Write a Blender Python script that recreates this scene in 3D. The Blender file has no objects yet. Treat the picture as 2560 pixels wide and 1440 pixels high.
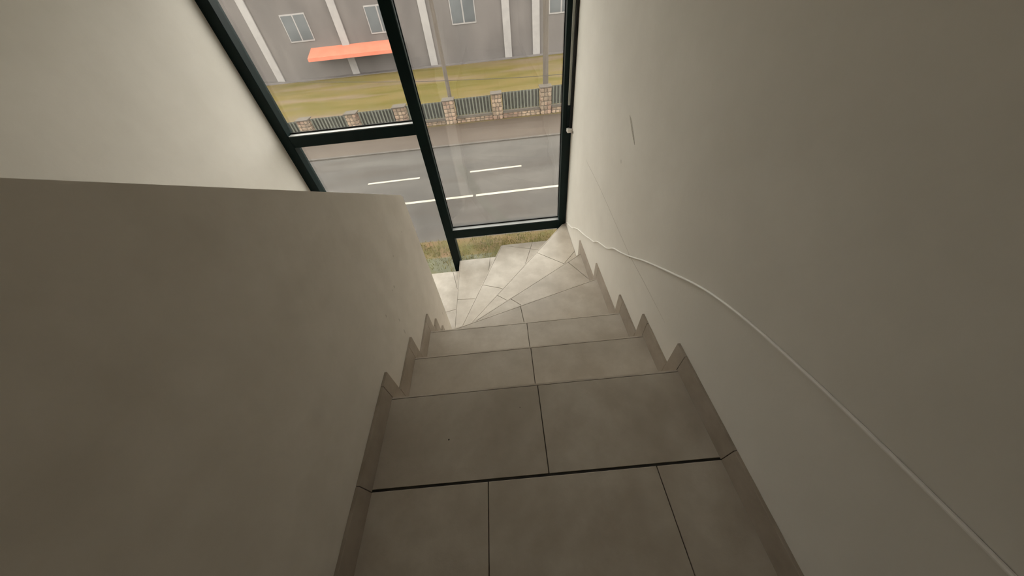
import bpy, math, random
from mathutils import Vector, Matrix
random.seed(7)
sc = bpy.context.scene
col = sc.collection

# ------------------------------------------------------------------ camera
F_PX = 754.8
C = Vector((0.597, -0.6065, 1.2452))
th, ro, ya = math.radians(46.185), math.radians(-6.4574), math.radians(-0.9521)
Fv = Vector((math.sin(ya) * math.cos(th), math.cos(ya) * math.cos(th), -math.sin(th)))
Rv = Fv.cross(Vector((0, 0, 1))).normalized()
Uv = Rv.cross(Fv)
R2 = Rv * math.cos(ro) + Uv * math.sin(ro)
U2 = -Rv * math.sin(ro) + Uv * math.cos(ro)
cd = bpy.data.cameras.new('camera')
cam = bpy.data.objects.new('camera', cd)
col.objects.link(cam)
cd.sensor_width = 36.0
cd.lens = F_PX / 2560.0 * 36.0
cd.clip_start = 0.02
cd.clip_end = 600
cam.matrix_world = Matrix(((R2.x, U2.x, -Fv.x, C.x), (R2.y, U2.y, -Fv.y, C.y), (R2.z, U2.z, -Fv.z, C.z), (0, 0, 0, 1)))
sc.camera = cam

# ------------------------------------------------------------------ world: even overcast sky
wd = bpy.data.worlds.new('overcast_sky')
sc.world = wd
wd.use_nodes = True
bg = wd.node_tree.nodes['Background']
bg.inputs['Color'].default_value = (1.0, 0.955, 0.89, 1)
bg.inputs['Strength'].default_value = 1.0
vs = sc.view_settings
vs.view_transform = 'Standard'
vs.look = 'None'
vs.gamma = 1.0
vs.use_curve_mapping = False
vs.exposure = 2.3

# ------------------------------------------------------------------ dimensions
h = 0.175           # riser
g = 0.3014          # going
W = 1.27            # stair width (left wall face x=0, right wall face x=W)
GAPX = -0.14        # far face of the parapet
MID = -0.07         # middle of the half turn
WL = MID * 2 - W    # far left wall of the stairwell
YW = 2.407          # room side of the window frame
YG = 2.485          # glass
ZG = -4.5           # ground outside
HEAD = 1.72          # unseen window head, height tuned for the light indoors
CEIL = 2.65

# ------------------------------------------------------------------ helpers
WLOC = {}

def link(name, me, mat=None, parent=None, recenter=True):
    """one mesh object; vertices given in world space"""
    vsx = [v.co.copy() for v in me.vertices]
    n = len(vsx)
    c = Vector((0, 0, 0))
    if recenter and n:
        lo = Vector((min(v.x for v in vsx), min(v.y for v in vsx), min(v.z for v in vsx)))
        hi = Vector((max(v.x for v in vsx), max(v.y for v in vsx), max(v.z for v in vsx)))
        c = (lo + hi) / 2
        c.z = lo.z
        me.transform(Matrix.Translation(-c))
    o = bpy.data.objects.new(name, me)
    col.objects.link(o)
    if mat:
        me.materials.append(mat)
    if parent is not None:
        o.parent = parent
        o.location = c - WLOC[parent.as_pointer()]
    else:
        o.location = c
    WLOC[o.as_pointer()] = c
    return o

def place(name, me, loc, parent=None, rot=None, scale=None):
    """object that shares mesh data, at a world position"""
    o = bpy.data.objects.new(name, me)
    col.objects.link(o)
    loc = Vector(loc)
    if parent is not None:
        o.parent = parent
        o.location = loc - WLOC[parent.as_pointer()]
    else:
        o.location = loc
    if rot:
        o.rotation_euler = rot
    if scale:
        o.scale = scale
    WLOC[o.as_pointer()] = loc
    return o

def empty(name, loc, parent=None):
    o = bpy.data.objects.new(name, None)
    col.objects.link(o)
    o.empty_display_size = 0.1
    loc = Vector(loc)
    if parent is not None:
        o.parent = parent
        o.location = loc - WLOC[parent.as_pointer()]
    else:
        o.location = loc
    WLOC[o.as_pointer()] = loc
    return o

def tag(o, label=None, cat=None, group=None, kind=None):
    if label: o['label'] = label
    if cat: o['category'] = cat
    if group: o['group'] = group
    if kind: o['kind'] = kind
    return o

def mesh(verts, faces, name='m'):
    me = bpy.data.meshes.new(name)
    me.from_pydata([tuple(v) for v in verts], [], faces)
    me.update()
    return me

def box_data(x0, x1, y0, y1, z0, z1):
    v = [(x0, y0, z0), (x1, y0, z0), (x1, y1, z0), (x0, y1, z0), (x0, y0, z1), (x1, y0, z1), (x1, y1, z1), (x0, y1, z1)]
    f = [(0, 3, 2, 1), (4, 5, 6, 7), (0, 1, 5, 4), (1, 2, 6, 5), (2, 3, 7, 6), (3, 0, 4, 7)]
    return v, f

def chamfer_box(x0, x1, y0, y1, z0, z1, c):
    """box with chamfered edges on every side"""
    import bmesh
    v, f = box_data(x0, x1, y0, y1, z0, z1)
    me = mesh(v, f)
    bm = bmesh.new(); bm.from_mesh(me)
    bmesh.ops.bevel(bm, geom=bm.edges[:], offset=c, segments=1, affect='EDGES')
    bm.to_mesh(me); bm.free()
    return me

def box(name, x0, x1, y0, y1, z0, z1, mat, parent=None, c=0):
    me = chamfer_box(x0, x1, y0, y1, z0, z1, c) if c else mesh(*box_data(x0, x1, y0, y1, z0, z1))
    return link(name, me, mat, parent)

def area2(p):
    return sum(p[i][0] * p[(i + 1) % len(p)][1] - p[(i + 1) % len(p)][0] * p[i][1] for i in range(len(p)))

def ccw(p):
    return p if area2(p) > 0 else p[::-1]

def prism_data(poly, z0, z1, ch=0.0):
    poly = ccw(poly)
    n = len(poly)
    if ch:
        top = inset(poly, ch)
        if top is None or len(top) != n:
            ch = 0
    if not ch:
        v = [(x, y, z0) for x, y in poly] + [(x, y, z1) for x, y in poly]
        f = [tuple(range(n - 1, -1, -1)), tuple(range(n, 2 * n))] + [(i, (i + 1) % n, n + (i + 1) % n, n + i) for i in range(n)]
    else:
        v = [(x, y, z0) for x, y in poly] + [(x, y, z1 - ch) for x, y in poly] + [(x, y, z1) for x, y in top]
        f = [tuple(range(n - 1, -1, -1)), tuple(range(2 * n, 3 * n))]
        for a in (0, n):
            f += [(a + i, a + (i + 1) % n, a + n + (i + 1) % n, a + n + i) for i in range(n)]
    return v, f

def prism(name, poly, z0, z1, mat, parent=None, ch=0.0):
    return link(name, mesh(*prism_data(poly, z0, z1, ch)), mat, parent)

def half(poly, a, b, off=0.0):
    """part of convex polygon left of the line a->b, moved inwards by off"""
    ax, ay = a; bx, by = b
    dx, dy = bx - ax, by - ay
    L = math.hypot(dx, dy); nx, ny = -dy / L, dx / L
    out = []
    n = len(poly)
    for i in range(n):
        p, q = poly[i], poly[(i + 1) % n]
        dp = (p[0] - ax) * nx + (p[1] - ay) * ny - off
        dq = (q[0] - ax) * nx + (q[1] - ay) * ny - off
        if dp >= 0: out.append(p)
        if (dp > 0) != (dq > 0) and abs(dp - dq) > 1e-12:
            t = dp / (dp - dq)
            out.append((p[0] + (q[0] - p[0]) * t, p[1] + (q[1] - p[1]) * t))
    res = []
    for p in out:
        if not res or math.hypot(p[0] - res[-1][0], p[1] - res[-1][1]) > 1e-5: res.append(p)
    if len(res) > 1 and math.hypot(res[0][0] - res[-1][0], res[0][1] - res[-1][1]) < 1e-5: res.pop()
    return res

def inset(poly, d):
    poly = ccw(poly)
    out = poly
    for i in range(len(poly)):
        out = half(out, poly[i], poly[(i + 1) % len(poly)], d)
        if len(out) < 3: return None
    return ccw(out)

def split(poly, a, b):
    J = 0.0017
    return half(poly, a, b, J), half(poly, b, a, J)

def tube_data(pts, r, n=6):
    v, f = [], []
    P = [Vector(p) for p in pts]
    for i, p in enumerate(P):
        t = (P[min(i + 1, len(P) - 1)] - P[max(i - 1, 0)]).normalized()
        a = t.cross(Vector((0.31, 0.2, 0.93))).normalized(); b = t.cross(a)
        for k in range(n):
            an = 2 * math.pi * k / n
            v.append(p + (a * math.cos(an) + b * math.sin(an)) * r)
    for i in range(len(P) - 1):
        for k in range(n):
            f.append((i * n + k, i * n + (k + 1) % n, (i + 1) * n + (k + 1) % n, (i + 1) * n + k))
    f.append(tuple(range(n - 1, -1, -1))); m = (len(P) - 1) * n; f.append(tuple(range(m, m + n)))
    return v, f

def smooth(pts, k=6):
    out = []
    P = [Vector(p) for p in pts]
    for i in range(len(P) - 1):
        p0, p1, p2, p3 = P[max(i - 1, 0)], P[i], P[i + 1], P[min(i + 2, len(P) - 1)]
        for s in range(k):
            t = s / k
            out.append(0.5 * ((2 * p1) + (p2 - p0) * t + (2 * p0 - 5 * p1 + 4 * p2 - p3) * t * t + (3 * p1 - p0 - 3 * p2 + p3) * t ** 3))
    out.append(P[-1])
    return out

# ------------------------------------------------------------------ materials
def mat(name, c1, c2=None, scale=4.0, rough=0.6, stretch=(1, 1, 1), detail=5.0, lo=0.35, hi=0.65, bump=0.0, bscale=60.0, rand=0.0, spec=0.5, metal=0.0, c3=None, s3=1.0, a3=0.5):
    m = bpy.data.materials.new(name)
    m.use_nodes = True
    nt = m.node_tree
    b = nt.nodes['Principled BSDF']
    b.inputs['Roughness'].default_value = rough
    b.inputs['Specular IOR Level'].default_value = spec
    b.inputs['Metallic'].default_value = metal
    if c2 is None:
        b.inputs['Base Color'].default_value = (*c1, 1)
        if not rand and not bump: return m
    N, L = nt.nodes.new, nt.links.new
    geo = N('ShaderNodeNewGeometry')
    mp = N('ShaderNodeMapping'); mp.inputs['Scale'].default_value = stretch
    L(geo.outputs['Position'], mp.inputs['Vector'])
    out = None
    if c2 is not None:
        no = N('ShaderNodeTexNoise'); no.inputs['Scale'].default_value = scale; no.inputs['Detail'].default_value = detail
        no.inputs['Roughness'].default_value = 0.62
        L(mp.outputs['Vector'], no.inputs['Vector'])
        cr = N('ShaderNodeValToRGB')
        cr.color_ramp.elements[0].position = lo; cr.color_ramp.elements[0].color = (*c1, 1)
        cr.color_ramp.elements[1].position = hi; cr.color_ramp.elements[1].color = (*c2, 1)
        L(no.outputs['Fac'], cr.inputs['Fac'])
        out = cr.outputs['Color']
        if c3 is not None:
            n3 = N('ShaderNodeTexNoise'); n3.inputs['Scale'].default_value = s3; n3.inputs['Detail'].default_value = 3
            L(mp.outputs['Vector'], n3.inputs['Vector'])
            mr = N('ShaderNodeMapRange'); mr.inputs['From Min'].default_value = 0.5; mr.inputs['From Max'].default_value = 0.68
            mr.inputs['To Max'].default_value = a3
            L(n3.outputs['Fac'], mr.inputs['Value'])
            mx = N('ShaderNodeMix'); mx.data_type = 'RGBA'
            mx.inputs['B'].default_value = (*c3, 1)
            L(mr.outputs['Result'], mx.inputs['Factor']); L(out, mx.inputs['A'])
            out = mx.outputs['Result']
    if rand:
        oi = N('ShaderNodeObjectInfo')
        hs = N('ShaderNodeHueSaturation')
        r1 = N('ShaderNodeMapRange'); r1.inputs['To Min'].default_value = 1 - rand; r1.inputs['To Max'].default_value = 1 + rand
        L(oi.outputs['Random'], r1.inputs['Value']); L(r1.outputs['Result'], hs.inputs['Value'])
        if out is not None: L(out, hs.inputs['Color'])
        else: hs.inputs['Color'].default_value = (*c1, 1)
        out = hs.outputs['Color']
    if out is not None: L(out, b.inputs['Base Color'])
    if bump:
        nb = N('ShaderNodeTexNoise'); nb.inputs['Scale'].default_value = bscale; nb.inputs['Detail'].default_value = 3
        L(mp.outputs['Vector'], nb.inputs['Vector'])
        bp = N('ShaderNodeBump'); bp.inputs['Strength'].default_value = bump; bp.inputs['Distance'].default_value = 0.01
        L(nb.outputs['Fac'], bp.inputs['Height']); L(bp.outputs['Normal'], b.inputs['Normal'])
    return m

M = {}
M['tile'] = mat('beige_stoneware', (0.45, 0.395, 0.325), (0.58, 0.525, 0.45), 5.0, 0.36, rand=0.04, c3=(0.36, 0.31, 0.245), s3=2.6, a3=0.6, bump=0.03, bscale=180)
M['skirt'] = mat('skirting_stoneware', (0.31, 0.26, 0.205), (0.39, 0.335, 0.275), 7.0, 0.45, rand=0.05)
M['grout'] = mat('dark_grout', (0.10, 0.08, 0.06), (0.16, 0.13, 0.10), 40, 0.9)
M['core'] = mat('step_mortar', (0.09, 0.075, 0.058), (0.13, 0.11, 0.085), 20, 0.9)
M['plaster'] = mat('white_plaster', (0.73, 0.695, 0.63), (0.79, 0.755, 0.69), 2.2, 0.75, bump=0.06, bscale=35, c3=(0.68, 0.645, 0.58), s3=1.3, a3=0.5)
M['plaster_dirty'] = mat('smudged_plaster', (0.68, 0.63, 0.56), (0.74, 0.69, 0.62), 4.5, 0.75, bump=0.06, bscale=35, c3=(0.61, 0.56, 0.49), s3=5.0, a3=0.5)
M['ceil'] = mat('ceiling_paint', (0.70, 0.67, 0.62), (0.75, 0.72, 0.67), 3, 0.8)
M['frame'] = mat('dark_green_aluminium', (0.0025, 0.012, 0.0125), (0.0035, 0.0155, 0.016), 6, 0.45, spec=0.18)
M['gasket'] = mat('black_rubber', (0.006, 0.006, 0.006), (0.01, 0.01, 0.01), 40, 0.7)
M['bead_grey'] = mat('grey_sill_bead', (0.20, 0.21, 0.205), (0.27, 0.28, 0.275), 12, 0.4, stretch=(0.3, 1, 1))
M['frame_edge'] = mat('green_frame_edge', (0.03, 0.045, 0.042), (0.04, 0.055, 0.052), 9, 0.5)
M['bead'] = mat('grey_bead', (0.55, 0.56, 0.55), (0.68, 0.69, 0.68), 12, 0.4, stretch=(0.3, 1, 1))
M['strip_black'] = mat('black_joint', (0.006, 0.005, 0.003), (0.012, 0.01, 0.006), 30, 0.7)
M['grey_plastic'] = mat('grey_plastic', (0.50, 0.52, 0.48), (0.58, 0.60, 0.56), 8, 0.5)
M['white_plastic'] = mat('white_plastic', (0.84, 0.81, 0.76), (0.88, 0.85, 0.80), 15, 0.4)
M['mark'] = mat('grey_scuff', (0.36, 0.33, 0.275), (0.58, 0.54, 0.47), 60, 0.8)
M['mark_dark'] = mat('dark_speck', (0.06, 0.05, 0.04), (0.09, 0.08, 0.06), 90, 0.8)
M['crack'] = mat('plaster_crack', (0.50, 0.46, 0.40), (0.55, 0.51, 0.45), 50, 0.85)
M['road'] = mat('wet_asphalt', (0.030, 0.0255, 0.0215), (0.047, 0.041, 0.035), 0.5, 0.6, spec=0.3, lo=0.4, hi=0.6, stretch=(0.35, 1.5, 1), c3=(0.022, 0.0155, 0.0105), s3=0.6, a3=0.9, bump=0.2, bscale=40)
M['road_dark'] = mat('darker_asphalt', (0.026, 0.023, 0.017), (0.034, 0.030, 0.023), 2, 0.6, spec=0.3)
M['line'] = mat('road_paint', (0.26, 0.235, 0.19), (0.34, 0.31, 0.25), 3, 0.6)
M['pavement'] = mat('brown_pavement', (0.034, 0.0205, 0.0115), (0.048, 0.032, 0.020), 0.8, 0.8, stretch=(0.4, 1.6, 1), c3=(0.034, 0.021, 0.012), s3=0.5, a3=0.6)
M['kerb'] = mat('kerb_stone', (0.04, 0.034, 0.028), (0.07, 0.06, 0.05), 2, 0.8)
M['lawn'] = mat('olive_lawn', (0.080, 0.066, 0.013), (0.108, 0.080, 0.026), 0.42, 0.95, lo=0.40, hi=0.60, stretch=(0.4, 1.5, 1), c3=(0.120, 0.086, 0.056), s3=0.30, a3=1.0, spec=0.1)
M['verge'] = mat('verge_soil', (0.070, 0.060, 0.020), (0.125, 0.080, 0.044), 1.8, 0.95, c3=(0.060, 0.060, 0.020), s3=1.1, a3=0.8, spec=0.1)
M['apron'] = mat('mossy_concrete', (0.056, 0.057, 0.032), (0.074, 0.074, 0.045), 2.5, 0.9, c3=(0.062, 0.058, 0.016), s3=2.0, a3=0.6)
M['grass'] = mat('grass_blade', (0.075, 0.076, 0.013), (0.125, 0.100, 0.030), 2.2, 0.8, spec=0.2)
M['stone'] = mat('field_stone', (0.135, 0.095, 0.064), (0.235, 0.175, 0.122), 5, 0.85, rand=0.33, c3=(0.15, 0.08, 0.058), s3=2.0, a3=0.7)
M['mortar'] = mat('stone_mortar', (0.095, 0.073, 0.054), (0.12, 0.095, 0.07), 8, 0.95)
M['cap'] = mat('brown_cap', (0.05, 0.038, 0.028), (0.07, 0.056, 0.042), 6, 0.8)
M['slat'] = mat('pale_green_slat', (0.075, 0.080, 0.062), (0.098, 0.102, 0.08), 3, 0.6, rand=0.1)
M['fence_frame'] = mat('dark_green_rail', (0.020, 0.021, 0.014), (0.028, 0.028, 0.019), 4, 0.6)
M['pole'] = mat('weathered_pole', (0.058, 0.046, 0.036), (0.085, 0.068, 0.053), 3, 0.85, stretch=(6, 6, 0.5))
M['cable'] = mat('black_cable', (0.03, 0.027, 0.022), (0.04, 0.035, 0.03), 5, 0.7)
M['facade'] = mat('grey_facade', (0.085, 0.075, 0.071), (0.118, 0.104, 0.098), 0.6, 0.85, stretch=(1, 1, 0.4))
M['post_white'] = mat('white_pilaster', (0.22, 0.205, 0.20), (0.26, 0.245, 0.235), 2, 0.7)
M['orange'] = mat('orange_awning', (0.42, 0.12, 0.07), (0.48, 0.15, 0.09), 1.5, 0.7)
M['pane_dark'] = mat('dark_window_glass', (0.03, 0.035, 0.038), (0.05, 0.055, 0.058), 1, 0.15)
M['leaf'] = mat('dark_foliage', (0.03, 0.036, 0.014), (0.07, 0.075, 0.03), 2.0, 0.8, spec=0.2)

def glass_material():
    m = bpy.data.materials.new('dusty_window_glass')
    m.use_nodes = True
    nt = m.node_tree
    nt.nodes.remove(nt.nodes['Principled BSDF'])
    N, L = nt.nodes.new, nt.links.new
    tr = N('ShaderNodeBsdfTransparent'); tr.inputs['Color'].default_value = (0.94, 0.95, 0.94, 1)
    gl = N('ShaderNodeBsdfGlossy'); gl.inputs['Roughness'].default_value = 0.0
    tl = N('ShaderNodeBsdfTranslucent'); tl.inputs['Color'].default_value = (0.9, 0.88, 0.85, 1)
    lw = N('ShaderNodeLayerWeight'); lw.inputs['Blend'].default_value = 0.5
    pw = N('ShaderNodeMath'); pw.operation = 'POWER'; pw.inputs[1].default_value = 5
    ma = N('ShaderNodeMath'); ma.operation = 'MULTIPLY_ADD'; ma.inputs[1].default_value = 0.9; ma.inputs[2].default_value = 0.055
    L(lw.outputs['Facing'], pw.inputs[0]); L(pw.outputs[0], ma.inputs[0])
    no = N('ShaderNodeTexNoise'); no.inputs['Scale'].default_value = 2.5; no.inputs['Detail'].default_value = 5
    geo = N('ShaderNodeNewGeometry'); mp = N('ShaderNodeMapping'); mp.inputs['Scale'].default_value = (2.5, 1, 0.5)
    L(geo.outputs['Position'], mp.inputs['Vector']); L(mp.outputs['Vector'], no.inputs['Vector'])
    mr = N('ShaderNodeMapRange'); mr.inputs['From Min'].default_value = 0.3; mr.inputs['From Max'].default_value = 0.75
    mr.inputs['To Min'].default_value = 0.002; mr.inputs['To Max'].default_value = 0.012
    L(no.outputs['Fac'], mr.inputs['Value'])
    m1 = N('ShaderNodeMixShader'); m2 = N('ShaderNodeMixShader')
    L(mr.outputs['Result'], m1.inputs['Fac']); L(tr.outputs[0], m1.inputs[1]); L(tl.outputs[0], m1.inputs[2])
    L(ma.outputs[0], m2.inputs['Fac']); L(m1.outputs[0], m2.inputs[1]); L(gl.outputs[0], m2.inputs[2])
    L(m2.outputs[0], nt.nodes['Material Output'].inputs['Surface'])
    return m
M['glass'] = glass_material()

# ------------------------------------------------------------------ room shell
def struct(o, label=None):
    o['kind'] = 'structure'
    if label: o['label'] = label
    return o

YB = -3.6
wall_right = struct(box('wall_right', W, W + 0.16, YB, YG + 0.1, ZG, CEIL, M['plaster']), 'tall off-white plaster wall along the right of the stairs')
# parapet between the flights: its top follows the pitch of the stairs
YE, ZT = 1.032, 0.4026
pitch = (0.571 - 0.4026) / (1.032 - 0.739)
def ztop(y): return min(ZT + (YE - y) * pitch, 1.5)
ys = [YE, YE - (1.5 - ZT) / pitch, -1.9]
v = []
for x in (0.0, GAPX):
    v += [(x, y, ztop(y)) for y in ys] + [(x, ys[2], -2.9), (x, ys[0], -2.9)]
fa = [(0, 1, 2, 3, 4), (9, 8, 7, 6, 5)] + [(i, i + 5, (i + 1) % 5 + 5, (i + 1) % 5) for i in range(5)]
me = mesh(v, fa)
import bmesh
bm = bmesh.new(); bm.from_mesh(me)
bmesh.ops.recalc_face_normals(bm, faces=bm.faces[:])
ed = [e for e in bm.edges if all(abs(vv.co.y - YE) < 1e-4 for vv in e.verts) or all(abs(vv.co.z - ztop(vv.co.y)) < 1e-4 for vv in e.verts)]
bmesh.ops.bevel(bm, geom=ed, offset=0.006, segments=2, affect='EDGES')
bm.to_mesh(me); bm.free()
wall_left = struct(link('wall_left', me, M['plaster_dirty']), 'plastered parapet wall with sloping top between the two flights')
struct(box('wall_outer_left', WL - 0.16, WL, YB, YG + 0.1, ZG, CEIL, M['plaster']), 'plaster wall on the far side of the stairwell')
struct(box('wall_back', WL, W, YB - 0.16, YB, ZG, CEIL, M['plaster']))
struct(box('ceiling', WL - 0.16, W + 0.16, YB - 0.16, YG + 0.1, CEIL, CEIL + 0.2, M['ceil']))
struct(box('wall_front', WL, W, YW, YG + 0.1, HEAD, CEIL, M['plaster']), 'unseen plaster wall above the window head')  # out of view; lower edge placed to shape the daylight indoors
struct(box('wall_sill', WL, W, YW, YG + 0.1, ZG, -2.9, M['plaster']))

# ------------------------------------------------------------------ floor of the upper storey
TT = 0.010   # tile thickness
struct(box('floor_lower', WL - 0.16, W + 0.16, YB - 0.16, 2.6, ZG - 0.3, ZG + 0.02, M['grout']))  # unseen ground floor, added to stop sky light leaking in below
floor = struct(box('floor', 0.0, W, YB, -0.352, -0.25, -0.006, M['grout']), 'dark beige tiled floor at the head of the stairs')
struct(box('floor_outer', WL, GAPX, YB, -1.9, -0.25, 0.0, M['tile']))
def tiles(polys, z, parent, name='tile'):
    out = []
    for p in polys:
        if p and len(p) >= 3 and abs(area2(p)) > 1e-4:
            out.append(prism(name, p, z - TT, z, M['tile'], parent, ch=0.0009))
    return out
fl = []
xs = [0.0, 0.431, 1.031, W]
yy = -0.352
while yy > YB:
    y2 = max(yy - 0.60, YB)
    for i in range(3):
        fl.append([(xs[i] + 0.0017, y2 + 0.0017), (xs[i + 1] - 0.0017, y2 + 0.0017), (xs[i + 1] - 0.0017, yy - 0.0005), (xs[i] + 0.0017, yy - 0.0005)])
    yy = y2
tiles(fl, 0.0, floor)
trim = struct(box('trim_1', 0.0, W, -0.3535, -0.3435, -0.02, -0.0015, M['strip_black']), 'thin black joint across the floor before the first step')

# ------------------------------------------------------------------ staircase
stairs = tag(empty('staircase', (W / 2, 1.0, -17 * h)), 'beige tiled winder staircase turning left down past the window', 'staircase')
LINES = {  # nosing of step k as (a, b): from the inner wall to the outer wall
    0: ((0, 0.0), (W, 0.0)), 1: ((0, g), (W, g)), 2: ((0, 2 * g), (W, 2 * g)),
    3: ((0, 0.702), (W, 1.108)), 4: ((0, 0.770), (W, 1.640)), 5: ((0, 0.840), (W, 2.447)),
    6: ((0, 1.035), (0.476, 2.336)), 7: ((MID, 1.035), (MID, 2.336)),
}
YS = 2.334   # the steps end a little short of the glass
def mir(p): return (2 * MID - p[0], p[1])
STEP = {
    0: [(0, -0.344), (W, -0.344), (W, 0), (0, 0)],
    1: [(0, 0), (W, 0), (W, g), (0, g)],
    2: [(0, g), (W, g), (W, 2 * g), (0, 2 * g)],
    3: [(0, 2 * g), (W, 2 * g), (W, 1.108), (0, 0.702)],
    4: [(0, 0.702), (W, 1.108), (W, 1.640), (0, 0.770)],
    5: [(0, 0.770), (W, 1.640), (W, 2.402), (1.2345, 2.402), (0, 0.840)],
    6: [(0, 0.840), (1.181, YS), (0.476, YS), (0, 1.035)],
    7: [(0, 1.035), (0.476, YS), (MID, YS), (MID, 1.035)],
}
STEP[8] = [mir(p) for p in STEP[7]]
STEP[9] = [mir(p) for p in STEP[6]]
STEP[10] = [mir(p) for p in [(0, 0.770), (W, 1.640), (W, YS), (1.181, YS), (0, 0.840)]]
STEP[11] = [mir(p) for p in STEP[4]]
STEP[12] = [mir(p) for p in STEP[3]]
for k in range(13, 17):
    y1 = 2 * g - (k - 13) * g
    STEP[k] = [mir(p) for p in [(0, y1 - g), (W, y1 - g), (W, y1), (0, y1)]]
STEP_OBJ = {}
def s2(poly, *lines):
    res = [poly]
    for a, b in lines:
        nxt = []
        for p in res:
            nxt += [q for q in split(p, a, b) if len(q) >= 3]
        res = nxt
    return res
def tread_tiles(k):
    P = ccw(STEP[k])
    if k == 0: return s2(P, ((0.650, 0), (0.650, 1)))
    if k == 1: return s2(P, ((0.647, 0), (0.648, 1)))
    if k == 2: return s2(P, ((0.647, 0), (0.649, 1)))
    if k == 3: return s2(P, ((0.645, 0.6), (0.621, 0.896)))
    if k == 4:
        a, b = split(P, (0.541, 1.138), (0.74, 0.939))
        right = a if max(x for x, y in a) > 1.2 else b
        left = b if right is a else a
        return [left] + s2(right, ((1.119, 1.526), (1.264, 1.261)))
    if k == 5:
        # strip next to the wall end, then the big tile, the wall tile and the corner tile
        a, b = split(P, (0.416, 1.352), (0.501, 1.279))
        right = a if max(x for x, y in a) > 1.2 else b
        left = b if right is a else a
        c, d = split(right, (0.862, 1.923), (1.118, 1.702))
        far = c if max(y for x, y in c) > 2.3 else d
        near = d if far is c else c
        return [left, near] + s2(far, ((1.125, 1.703), (1.275, 1.886)))
    if k == 6:
        a, b = split(P, (0.251, 1.686), (0.476, 1.595))
        far = a if max(y for x, y in a) > 2.3 else b
        near = b if far is a else a
        c, d = split(far, (0.476, 2.336), (0.909, 2.180))
        return [near] + s2(c, ((0.859, 2.336), (0.779, 2.083))) + s2(d, ((0.859, 2.336), (0.779, 2.083)))
    if k == 7:
        a, b = split(P, (-0.067, 1.671), (0.126, 1.657))
        far = a if max(y for x, y in a) > 2.3 else b
        near = b if far is a else a
        return [near] + s2(far, ((0.314, 2.301), (0.297, 2.103)))
    if k == 8:
        a, b = split(P, (-0.192, 1.663), (-0.128, 1.678))
        far = a if max(y for x, y in a) > 2.3 else b
        near = b if far is a else a
        return [near] + s2(far, ((-0.186, 2.293), (-0.110, 1.978)))
    return [half(P, (-9, -9), (-9, -10))]
def clear_walls(p, k):
    """keep a small joint between the tiles and the walls"""
    lo, hi = (0.002, W - 0.002) if k <= 6 else ((WL + 0.002, GAPX - 0.002) if k >= 9 else (-9, 9))
    p = half(p, (lo, 1), (lo, 0)); p = half(p, (hi, 0), (hi, 1))
    return p
def front_edge(k):
    """edge shared with the next lower step"""
    if k + 1 in STEP:
        pts = STEP[k]
        if k == 5: return (0, 0.840), (1.2345, 2.402)
        A = [p for p in pts if any(math.hypot(p[0] - q[0], p[1] - q[1]) < 2e-3 for q in STEP[k + 1])]
        if len(A) == 2: return A[0], A[1]
    return None
for k in range(17):
    z = -k * h
    pts = STEP[k]
    cen = (sum(p[0] for p in pts) / len(pts), sum(p[1] for p in pts) / len(pts))
    core = inset(ccw(pts), 0.0085)
    STEP_OBJ[k] = st = prism('step', core, z - h - 0.03, z - TT + 0.004, M['core'], stairs)
    fe = front_edge(k)
    if fe:
        (ax, ay), (bx, by) = fe
        dx, dy = bx - ax, by - ay
        L = math.hypot(dx, dy); nx, ny = -dy / L, dx / L
        if (cen[0] - ax) * nx + (cen[1] - ay) * ny > 0: nx, ny = -nx, -ny
        tx, ty = dx / L * 0.004, dy / L * 0.004
        q = [(ax - nx * 0.008 + tx, ay - ny * 0.008 + ty), (bx - nx * 0.008 - tx, by - ny * 0.008 - ty), (bx - tx, by - ty), (ax + tx, ay + ty)]
        q = clear_walls(ccw(q), k)
        prism('riser_tile', q, z - h + 0.001, z - 0.0012, M['tile'], st)
    for p in tread_tiles(k):
        p = clear_walls(p, k)
        if fe and p and len(p) >= 3:
            la, lb = ((ax, ay), (bx, by)) if nx * -dy + ny * dx < 0 else ((bx, by), (ax, ay))
            p = half(p, la, lb, 0.0108)
        if p and len(p) >= 3 and abs(area2(p)) > 1e-4:
            prism('tread_tile', p, z - TT, z, M['tile'], st, ch=0.0012)

# ------------------------------------------------------------------ skirting (baseboards)
S, SP, T = 0.1032, 0.0675, 0.012
def skirting(name, xin, xout, yk, kmax, ystart, label, skip=()):
    x0, x1 = min(xin, xout), max(xin, xout)
    bb = struct(empty(name, (xin, 0.3, -h * kmax)), label)
    ends = [yk[i] for i in range(kmax + 1)]
    prev = ystart
    for k in range(kmax + 1):
        z = -k * h
        if ends[k] - prev > 0.012 and k not in skip:
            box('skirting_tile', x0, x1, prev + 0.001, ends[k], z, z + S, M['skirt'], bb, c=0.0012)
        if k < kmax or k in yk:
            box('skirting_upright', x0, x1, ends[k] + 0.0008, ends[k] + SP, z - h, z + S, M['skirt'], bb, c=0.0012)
        prev = ends[k] + SP
    yb = ystart
    while yb > YB + 0.01:
        y2 = max(yb - 0.6, YB)
        box('skirting_tile', x0, x1, y2 + 0.001, yb - 0.001, 0, S, M['skirt'], bb, c=0.0012)
        yb = y2
    return bb
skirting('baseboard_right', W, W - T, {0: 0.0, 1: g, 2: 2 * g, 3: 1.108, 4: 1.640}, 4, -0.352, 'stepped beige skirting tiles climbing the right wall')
skirting('baseboard_left', 0.0, T, {0: 0.0, 1: g, 2: 2 * g, 3: 0.702, 4: 0.770, 5: 0.840}, 5, -0.352, 'stepped beige skirting tiles along the parapet wall')

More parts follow.
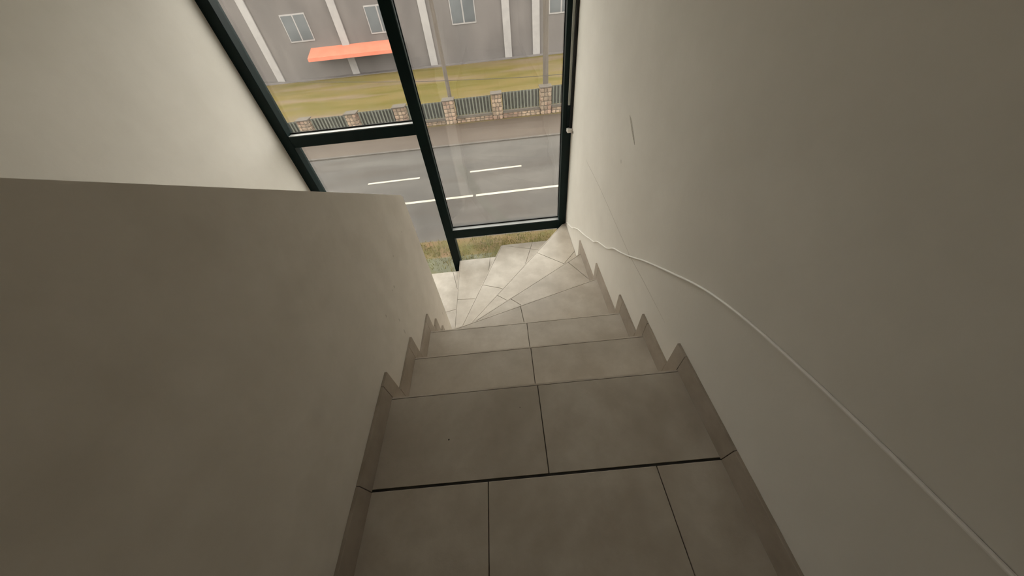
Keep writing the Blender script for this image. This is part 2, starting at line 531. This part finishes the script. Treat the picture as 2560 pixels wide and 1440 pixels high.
# ------------------------------------------------------------------ window
win = struct(empty('window_1', (0.0, YG, -2.9)), 'floor to ceiling stair window with dark green frame and mullion')
FB = YG + 0.03
ML, MR = -0.176, -0.080
JR = 1.188
box('mullion', ML, MR, YW, FB, -2.9, HEAD, M['frame'], win, c=0.003)
box('jamb', JR, W, YW, FB, -2.9, HEAD, M['frame'], win, c=0.003)
box('jamb', WL, WL + 0.09, YW, FB, -2.9, HEAD, M['frame'], win, c=0.003)
box('head_rail', WL + 0.09, ML, YW, FB, HEAD - 0.09, HEAD, M['frame'], win, c=0.003)
box('head_rail', MR, JR, YW, FB, HEAD - 0.09, HEAD, M['frame'], win, c=0.003)
def rail(x0, x1, z0, z1, bead='bead'):
    r = box('rail', x0, x1, YW, FB, z0, z1, M['frame'], win, c=0.003)
    if bead:
        box('glazing_bead', x0 + 0.001, x1 - 0.001, YW + 0.009, YG - 0.012, z1 - 0.002, z1 + 0.006, M[bead], r, c=0.001)
        box('gasket', x0 + 0.001, x1 - 0.001, YG - 0.012, YG - 0.005, z1 - 0.002, z1 + 0.018, M['gasket'], r)
    return r
rail(MR, JR, -0.935, -0.828, 'bead_grey')
rail(WL + 0.09, ML, 0.269, 0.362)
rail(MR, JR, -2.9, -2.8, False)
rail(WL + 0.09, ML, -2.9, -2.8, False)
for x0, x1, z0, z1 in ((MR, JR, -0.823, HEAD - 0.09), (MR, JR, -2.8, -0.935), (WL + 0.09, ML, 0.362, HEAD - 0.09), (WL + 0.09, ML, -2.8, 0.269)):
    box('pane', x0, x1, YG - 0.004, YG + 0.004, z0, z1, M['glass'], win)
for x in (MR, JR - 0.006):
    box('gasket', x, x + 0.006, YG - 0.012, YG - 0.0045, -0.80, HEAD - 0.09, M['gasket'], win)
# narrow bead line up the side of the mullion
box('glazing_bead', MR, MR + 0.004, YW + 0.006, YW + 0.010, -0.80, HEAD - 0.09, M['frame_edge'], win)

# guide rail in the corner, clip at its foot
gr = tag(empty('blind_guide_rail', (1.247, 2.38, 0.2)), 'slim black and grey guide rail fixed upright beside the window frame', 'guide rail')
box('rail_channel', 1.247, W - 0.001, 2.368, 2.405, 0.20, HEAD - 0.02, M['gasket'], gr, c=0.002)
box('rail_face', 1.226, 1.247, 2.388, 2.405, 0.385, HEAD - 0.02, M['grey_plastic'], gr, c=0.002)
box('rail_foot', 1.226, 1.247, 2.388, 2.405, 0.215, 0.383, M['frame'], gr, c=0.002)
cl = tag(empty('wall_clip', (1.25, 2.36, 0.17)), 'small white plastic clip below the guide rail by the window', 'clip')
box('clip_body', 1.222, W - 0.0005, 2.345, 2.40, 0.165, 0.198, M['white_plastic'], cl, c=0.004)
v, f = tube_data([(W - 0.003, 2.318, 0.178), (W - 0.0003, 2.318, 0.178)], 0.011, 10)
link('screw_hole', mesh(v, f), M['mark_dark'], cl)  # dark disc in place of a hole, its darkness put into the colour

# white cable along the right wall
cp = [(2.36, -0.86), (2.323, -0.808), (2.20, -0.76), (2.044, -0.691), (1.93, -0.612), (1.805, -0.543), (1.577, -0.443), (1.42, -0.365), (1.321, -0.319), (1.25, -0.262), (1.185, -0.226), (1.10, -0.186), (1.015, -0.144), (0.92, -0.066), (0.821, -0.013), (0.698, 0.057), (0.60, 0.12), (0.521, 0.172), (0.30, 0.30), (0.05, 0.43), (-0.25, 0.52), (-0.7, 0.60), (-1.3, 0.66)]
v, f = tube_data(smooth([(W - 0.0045, y, z) for y, z in cp], 5), 0.0042, 8)
tag(link('wall_cable', mesh(v, f), M['white_plastic']), 'loose white cable running diagonally down the right wall', 'cable')

# marks on the right wall (flat, children of the wall)
def mark(name, pts, w, m):
    """thin flat patch on the right wall along points (y, z)"""
    v, f = [], []
    for i, (y, z) in enumerate(pts):
        a, b = pts[max(i - 1, 0)], pts[min(i + 1, len(pts) - 1)]
        d = Vector((b[0] - a[0], b[1] - a[1])).normalized()
        ww = w * (1 if 0 < i < len(pts) - 1 else 0.35)
        for s in (-1, 1):
            v.append((W - 0.0006, y - d.y * s * ww, z + d.x * s * ww))
    for i in range(len(pts) - 1):
        f.append((2 * i, 2 * i + 1, 2 * i + 3, 2 * i + 2))
    return link(name, mesh(v, f), m, wall_right)
mark('hairline_crack', [(1.80, 0.150), (1.727, 0.143), (1.55, 0.139), (1.362, 0.130), (1.15, 0.112), (0.964, 0.094), (0.80, 0.078), (0.683, 0.067), (0.46, 0.072), (0.2, 0.07)], 0.0022, M['crack'])
mark('scuff_mark', [(1.065, 0.690), (1.035, 0.672), (1.006, 0.648), (0.965, 0.618), (0.931, 0.593)], 0.008, M['mark'])
mark('scuff_mark', [(1.072, 0.459), (1.065, 0.447), (1.060, 0.440)], 0.005, M['mark'])
mark('speck', [(0.703, 0.062), (0.692, 0.057), (0.681, 0.051)], 0.0045, M['mark_dark'])
mark('speck', [(2.36, -0.74), (2.352, -0.775), (2.346, -0.80)], 0.008, M['mark'])

# smudges on the parapet, specks on the landing
def smudge(y, z, a, b, m):
    n = 9
    v = [(0.0007, y + math.cos(i * 6.283 / n) * a * random.uniform(0.7, 1.1), z + math.sin(i * 6.283 / n) * b * random.uniform(0.7, 1.1)) for i in range(n)]
    link('smudge', mesh(v, [tuple(range(n))]), m, wall_left)
M['smudge'] = mat('faint_smudge', (0.52, 0.475, 0.415), (0.60, 0.55, 0.485), 40, 0.8)
for y, z, a, b in ((0.469, 0.217, 0.008, 0.010), (0.440, 0.222, 0.005, 0.006), (0.287, 0.214, 0.006, 0.012), (0.602, 0.305, 0.008, 0.007), (0.815, 0.298, 0.007, 0.006), (0.945, -0.585, 0.008, 0.022), (0.354, 0.0, 0.006, 0.020), (0.364, 0.085, 0.006, 0.016)):
    smudge(y, z, a, b, M['smudge'])
land = STEP_OBJ[0]
for x, y, rr in ((0.277, -0.198, 0.0035), (0.566, -0.098, 0.002)):
    n = 8
    link('speck', mesh([(x + math.cos(i * 6.283 / n) * rr, y + math.sin(i * 6.283 / n) * rr, 0.0004) for i in range(n)], [tuple(range(n))]), M['mark_dark'], land)

# ------------------------------------------------------------------ outside: ground, road, fence, facade
def plane(name, x0, x1, y0, y1, z, m, parent=None, t=0.3):
    return box(name, x0, x1, y0, y1, z - t, z, m, parent)
struct(plane('ground_lawn', -90, 70, 18.2, 160, ZG, M['lawn']), 'olive and tan lawn behind the roadside fence')
road = struct(plane('road', -60, 45, 7.30, 15.05, ZG - 0.02, M['road']), 'wet grey asphalt road with white lines')
pav = struct(plane('pavement', -60, 45, 15.2, 18.2, ZG, M['pavement']), 'brown pavement between the road and the fence')
kerb = struct(empty('kerb', (0, 15.12, ZG - 0.2)), 'dark kerb edging the far side of the road')
ks = mesh(*box_data(-0.495, 0.495, -0.07, 0.07, -0.25, 0.025)); ks.materials.append(M['kerb'])
for i in range(-24, 14):
    place('kerb_stone', ks, (i + 0.5, 15.125, ZG + random.uniform(-0.004, 0.004)), kerb)
struct(plane('ground_verge', -60, 45, 6.45, 7.30, ZG, M['verge']), 'patchy grass verge below the window')
struct(plane('ground_apron', -60, 45, 2.55, 6.45, ZG, M['apron']), 'mossy strip of ground at the foot of the building')
def line(x0, x1, y0, y1, w, name):
    v = [(x0, y0 - w / 2, ZG - 0.0185), (x1, y1 - w / 2, ZG - 0.0185), (x1, y1 + w / 2, ZG - 0.0185), (x0, y0 + w / 2, ZG - 0.0185)]
    v += [(x, y, z + 0.004) for x, y, z in v]
    link(name, mesh(v, [(0, 3, 2, 1), (4, 5, 6, 7), (0, 1, 5, 4), (1, 2, 6, 5), (2, 3, 7, 6), (3, 0, 4, 7)]), M['line'], road)
sl = 0.0245
line(-40, -0.66, 9.975 - 39.3 * sl, 9.975, 0.14, 'edge_line')
line(-0.545, 30, 9.978, 9.978 + 30.5 * sl, 0.14, 'edge_line')
for i in range(-7, 7):
    x0 = -0.835 + i * 4.37
    line(x0, x0 + 2.211, 12.02 + (x0 + 0.8) * 0.03, 12.02 + (x0 + 3.0) * 0.03, 0.13, 'lane_dash')
# darker strip curving across the carriageway
sp = smooth([(-1.35, 12.9, 0), (-1.05, 12.0, 0), (-0.75, 11.0, 0), (-0.45, 10.0, 0), (-0.05, 9.0, 0), (0.55, 7.9, 0), (0.95, 7.32, 0)], 4)
v, f = [], []
for i, p in enumerate(sp):
    v += [(p.x - 0.19, p.y, ZG - 0.0188), (p.x + 0.19, p.y, ZG - 0.0188)]
    if i: f.append((2 * i - 2, 2 * i - 1, 2 * i + 1, 2 * i))
link('dark_strip', mesh(v, f), M['road_dark'], road)

# grass blades on the verge
v, f = [], []
for i in range(13000):
    x = random.uniform(-7, 6)
    y = random.triangular(5.3, 7.36, 6.8)
    if math.sin(x * 1.7 + 0.6) + math.sin(x * 4.1 + y * 3) + random.uniform(-1.4, 1.4) < -0.9: continue
    a = random.uniform(0, 6.283); hh = random.uniform(0.04, 0.13); w = random.uniform(0.006, 0.014)
    dx, dy = math.cos(a) * w, math.sin(a) * w
    lx, ly = random.uniform(-0.07, 0.07), random.uniform(-0.07, 0.07)
    n = len(v)
    v += [(x - dx, y - dy, ZG), (x + dx, y + dy, ZG), (x + lx, y + ly, ZG + hh)]
    f.append((n, n + 1, n + 2))
tag(link('verge_grass', mesh(v, f), M['grass']), 'thin yellowing grass growing on the roadside verge', 'grass', kind='stuff')

# stone shapes shared by pillars and plinths
def stone_mesh(seed):
    r = random.Random(seed)
    n = r.choice((6, 7, 8))
    ring = []
    for i in range(n):
        a = 2 * math.pi * (i + r.uniform(-0.25, 0.25)) / n
        sx = abs(math.cos(a)) ** 0.55 * math.copysign(1, math.cos(a)); sz = abs(math.sin(a)) ** 0.55 * math.copysign(1, math.sin(a))
        k = r.uniform(0.44, 0.5)
        ring.append((sx * k, sz * k))
    v = [(x, 0.0, z) for x, z in ring] + [(x * 0.97, -0.6, z * 0.97) for x, z in ring] + [(x * 0.72, -1.0, z * 0.72) for x, z in ring]
    f = [tuple(range(2 * n, 3 * n))]
    for b in (0, n):
        f += [(b + i, b + (i + 1) % n, b + n + (i + 1) % n, b + n + i) for i in range(n)]
    me = mesh(v, f)
    bm = bmesh.new(); bm.from_mesh(me); bmesh.ops.recalc_face_normals(bm, faces=bm.faces[:]); bm.to_mesh(me); bm.free()
    me.materials.append(M['stone'])
    return me
STONES = [stone_mesh(i) for i in range(9)]
def face_stones(parent, x0, x1, z0, z1, y, cols, rows, rotz=0.0, origin=None):
    """irregular courses of stones on a face; rotz turns the face about origin"""
    hz = (z1 - z0) / rows
    for r in range(rows):
        cuts = [0.0] + sorted((i + random.uniform(-0.22, 0.22)) / cols for i in range(1, cols)) + [1.0]
        for i in range(len(cuts) - 1):
            a = x0 + (x1 - x0) * cuts[i]; b = x0 + (x1 - x0) * cuts[i + 1]
            sc_ = ((b - a) * 1.03, random.uniform(0.035, 0.06), hz * random.uniform(0.96, 1.1))
            p = Vector(((a + b) / 2, y, z0 + hz * (r + 0.5)))
            if rotz:
                p = Matrix.Rotation(rotz, 3, 'Z') @ (p - origin) + origin
            place('stone', random.choice(STONES), p, parent, rot=(0, 0, rotz), scale=sc_)

FY = 18.3
PIL = [(-4.81 - 2.72 * 3, 0.66), (-4.81 - 2.72 * 2, 0.66), (-4.81 - 2.72, 0.66), (-4.81, 0.70), (-2.07, 0.64), (0.597, 0.59), (3.318, 0.645), (6.04, 0.65)]
PLAB = ['stone fence pillar beyond the left edge of the window', 'stone fence pillar nearest the left wall of the stairwell', 'second stone fence pillar in view from the left wall of the stairwell',
        'stone fence pillar just above the transom, beside the window mullion', 'stone fence pillar in front of the left pole',
        'stone fence pillar standing midway between the two poles', 'tall stone fence pillar in front of the right pole', 'stone fence pillar beyond the right edge of the window']
def ptop(x): return -3.225 + 0.025 * (x - 0.6)
for i, (x, w) in enumerate(PIL):
    e = tag(empty('stone_pillar', (x, FY + 0.3, ZG)), PLAB[i], 'pillar', 'stone pillars of the roadside fence')
    zt = ptop(x)
    y0 = FY - 0.05
    box('pillar_core', x - w / 2 + 0.05, x + w / 2 - 0.05, y0 + 0.04, y0 + 0.56, ZG, zt - 0.05, M['mortar'], e)
    face_stones(e, x - w / 2 + 0.03, x + w / 2 - 0.03, ZG, zt - 0.05, y0 + 0.05, 3, 6)
    o = Vector((x, y0 + 0.3, 0))
    for s in (-1, 1):
        yy = y0 + 0.3 - (w / 2 - 0.06)
        face_stones(e, x - 0.24, x + 0.24, ZG, zt - 0.05, yy, 2, 6, rotz=s * math.pi / 2, origin=o)
    box('cap', x - w / 2 - 0.02, x + w / 2 + 0.02, y0 - 0.02, y0 + 0.62, zt - 0.05, zt, M['cap'], e, c=0.012)
slat_me = chamfer_box(-0.036, 0.036, -0.011, 0.011, 0, 1, 0.004)
slat_me.materials.append(M['slat'])
BAYLAB = ['leftmost bay of the fence in view', 'second bay of the fence from the left', 'bay ending at the pillar above the transom', 'bay behind the dark window mullion',
          'bay between the left pole and the middle pillar', 'bay between the middle pillar and the right pole', 'bay at the right edge of the window']
for i in range(len(PIL) - 1):
    x0 = PIL[i][0] + PIL[i][1] / 2; x1 = PIL[i + 1][0] - PIL[i + 1][1] / 2
    xc = (x0 + x1) / 2
    pl = tag(empty('stone_plinth', (xc, FY + 0.25, ZG)), 'low stone plinth wall, ' + BAYLAB[i], 'plinth', 'stone plinths of the roadside fence')
    zt = -4.21 + 0.012 * (xc - 0.6)
    box('plinth_core', x0, x1, FY + 0.06, FY + 0.40, ZG, zt - 0.03, M['mortar'], pl)
    face_stones(pl, x0, x1, ZG, zt - 0.03, FY + 0.07, 8, 2)
    box('coping', x0, x1, FY + 0.0, FY + 0.46, zt - 0.04, zt, M['cap'], pl, c=0.01)
    fp = tag(empty('fence_panel', (xc, FY + 0.23, zt)), 'pale green slatted metal fence panel, ' + BAYLAB[i], 'fence panel', 'slatted panels of the roadside fence')
    z0, z1 = zt + 0.06, ptop(xc) - 0.06
    for za in (z0 + 0.05, z1 - 0.10):
        box('fence_rail', x0, x1, FY + 0.235, FY + 0.275, za, za + 0.05, M['fence_frame'], fp)
    box('backing_board', x0 + 0.02, x1 - 0.02, FY + 0.30, FY + 0.315, z0, z1 - 0.03, M['fence_frame'], fp)
    n = 11
    for k in range(n):
        x = x0 + (x1 - x0) * (k + 0.6) / (n + 0.2)
        place('slat', slat_me, (x, FY + 0.222, z0), fp, scale=(1, 1, z1 - z0))

# poles and cable
def pole(x, y, r, lab):
    e = tag(empty('utility_pole', (x, y, ZG)), lab, 'pole', 'poles behind the fence')
    v, f = [], []
    n = 12; H = 7.5
    lv = [(0, 1.08), (0.4, 1.0), (H * 0.5, 0.93), (H, 0.82)]
    for z, k in lv:
        for i in range(n):
            a = 2 * math.pi * i / n
            v.append((x + math.cos(a) * r * k, y + math.sin(a) * r * k, ZG + z))
    for j in range(len(lv) - 1):
        for i in range(n):
            f.append((j * n + i, j * n + (i + 1) % n, (j + 1) * n + (i + 1) % n, (j + 1) * n + i))
    f.append(tuple(range((len(lv) - 1) * n, len(lv) * n)))
    link('shaft', mesh(v, f), M['pole'], e)
    box('cross_arm', x - 0.5, x + 0.5, y - 0.06 - r, y - r + 0.02, ZG + H - 0.6, ZG + H - 0.5, M['pole'], e)
    for dx in (-0.4, 0.4):
        vv, ff = tube_data([(x + dx, y - r - 0.02, ZG + H - 0.5), (x + dx, y - r - 0.02, ZG + H - 0.36)], 0.03, 8)
        link('insulator', mesh(vv, ff), M['post_white'], e)
pole(-1.99, 19.05, 0.11, 'thin weathered pole behind the fence, left of the two')
pole(3.41, 19.1, 0.155, 'thick weathered pole behind the fence, right of the two')
CABLE_PTS = [(-14.0, 18.7, -1.45), (-5.49, 18.7, -2.227), (-3.35, 18.7, -2.397), (-1.66, 18.7, -2.507), (1.33, 18.7, -2.672), (4.13, 18.7, -2.765), (9.0, 18.7, -2.78)]
v, f = tube_data(smooth(CABLE_PTS, 5), 0.013, 5)
tag(link('overhead_cable', mesh(v, f), M['cable']), 'thin dark cable strung across in front of the lawn', 'cable')

# long grey building with white pilasters, orange awning
BY = 35.9
bd = tag(empty('grey_building', (0, BY + 4, ZG)), 'long grey building with white pilasters beyond the lawn', 'building')
box('wall', -40, 26, BY, BY + 9, ZG, 2.6, M['facade'], bd)
box('roof', -40.6, 26.6, BY - 0.5, BY + 9.5, 2.6, 2.9, M['cap'], bd)
for x in (-20.1, -12.7, -5.05, 2.2, 4.9, 9.5, 16.9):
    box('pilaster', x - 0.34, x + 0.34, BY - 0.16, BY, ZG, 2.6, M['post_white'], bd, c=0.02)
box('base_strip', -40, 26, BY - 0.9, BY - 0.02, ZG, ZG + 0.05, M['facade'], bd)
for x in (-24, -16.4, -9, -1.6, 7.2, 13.2, 21):
    wn = box('window', x - 1.1, x + 1.1, BY - 0.05, BY + 0.02, -1.7, 0.2, M['post_white'], bd)
    for s in (-1, 1):
        box('pane', x + s * 0.54 - 0.48, x + s * 0.54 + 0.48, BY - 0.07, BY - 0.045, -1.6, 0.1, M['pane_dark'], wn)
v = [(-16, BY - 0.01, -2.2), (-7.6, BY - 0.01, -2.2), (-7.6, BY - 1.6, -2.75), (-16, BY - 1.6, -2.75)]
v += [(x, y, z - 0.05) for x, y, z in v]
aw = link('awning', mesh(v, [(0, 3, 2, 1), (4, 5, 6, 7), (0, 1, 5, 4), (1, 2, 6, 5), (2, 3, 7, 6), (3, 0, 4, 7)]), M['orange'], bd)
aw['label'] = 'orange red awning'
box('valance', -16, -7.6, BY - 1.62, BY - 1.58, -3.0, -2.74, M['orange'], aw)
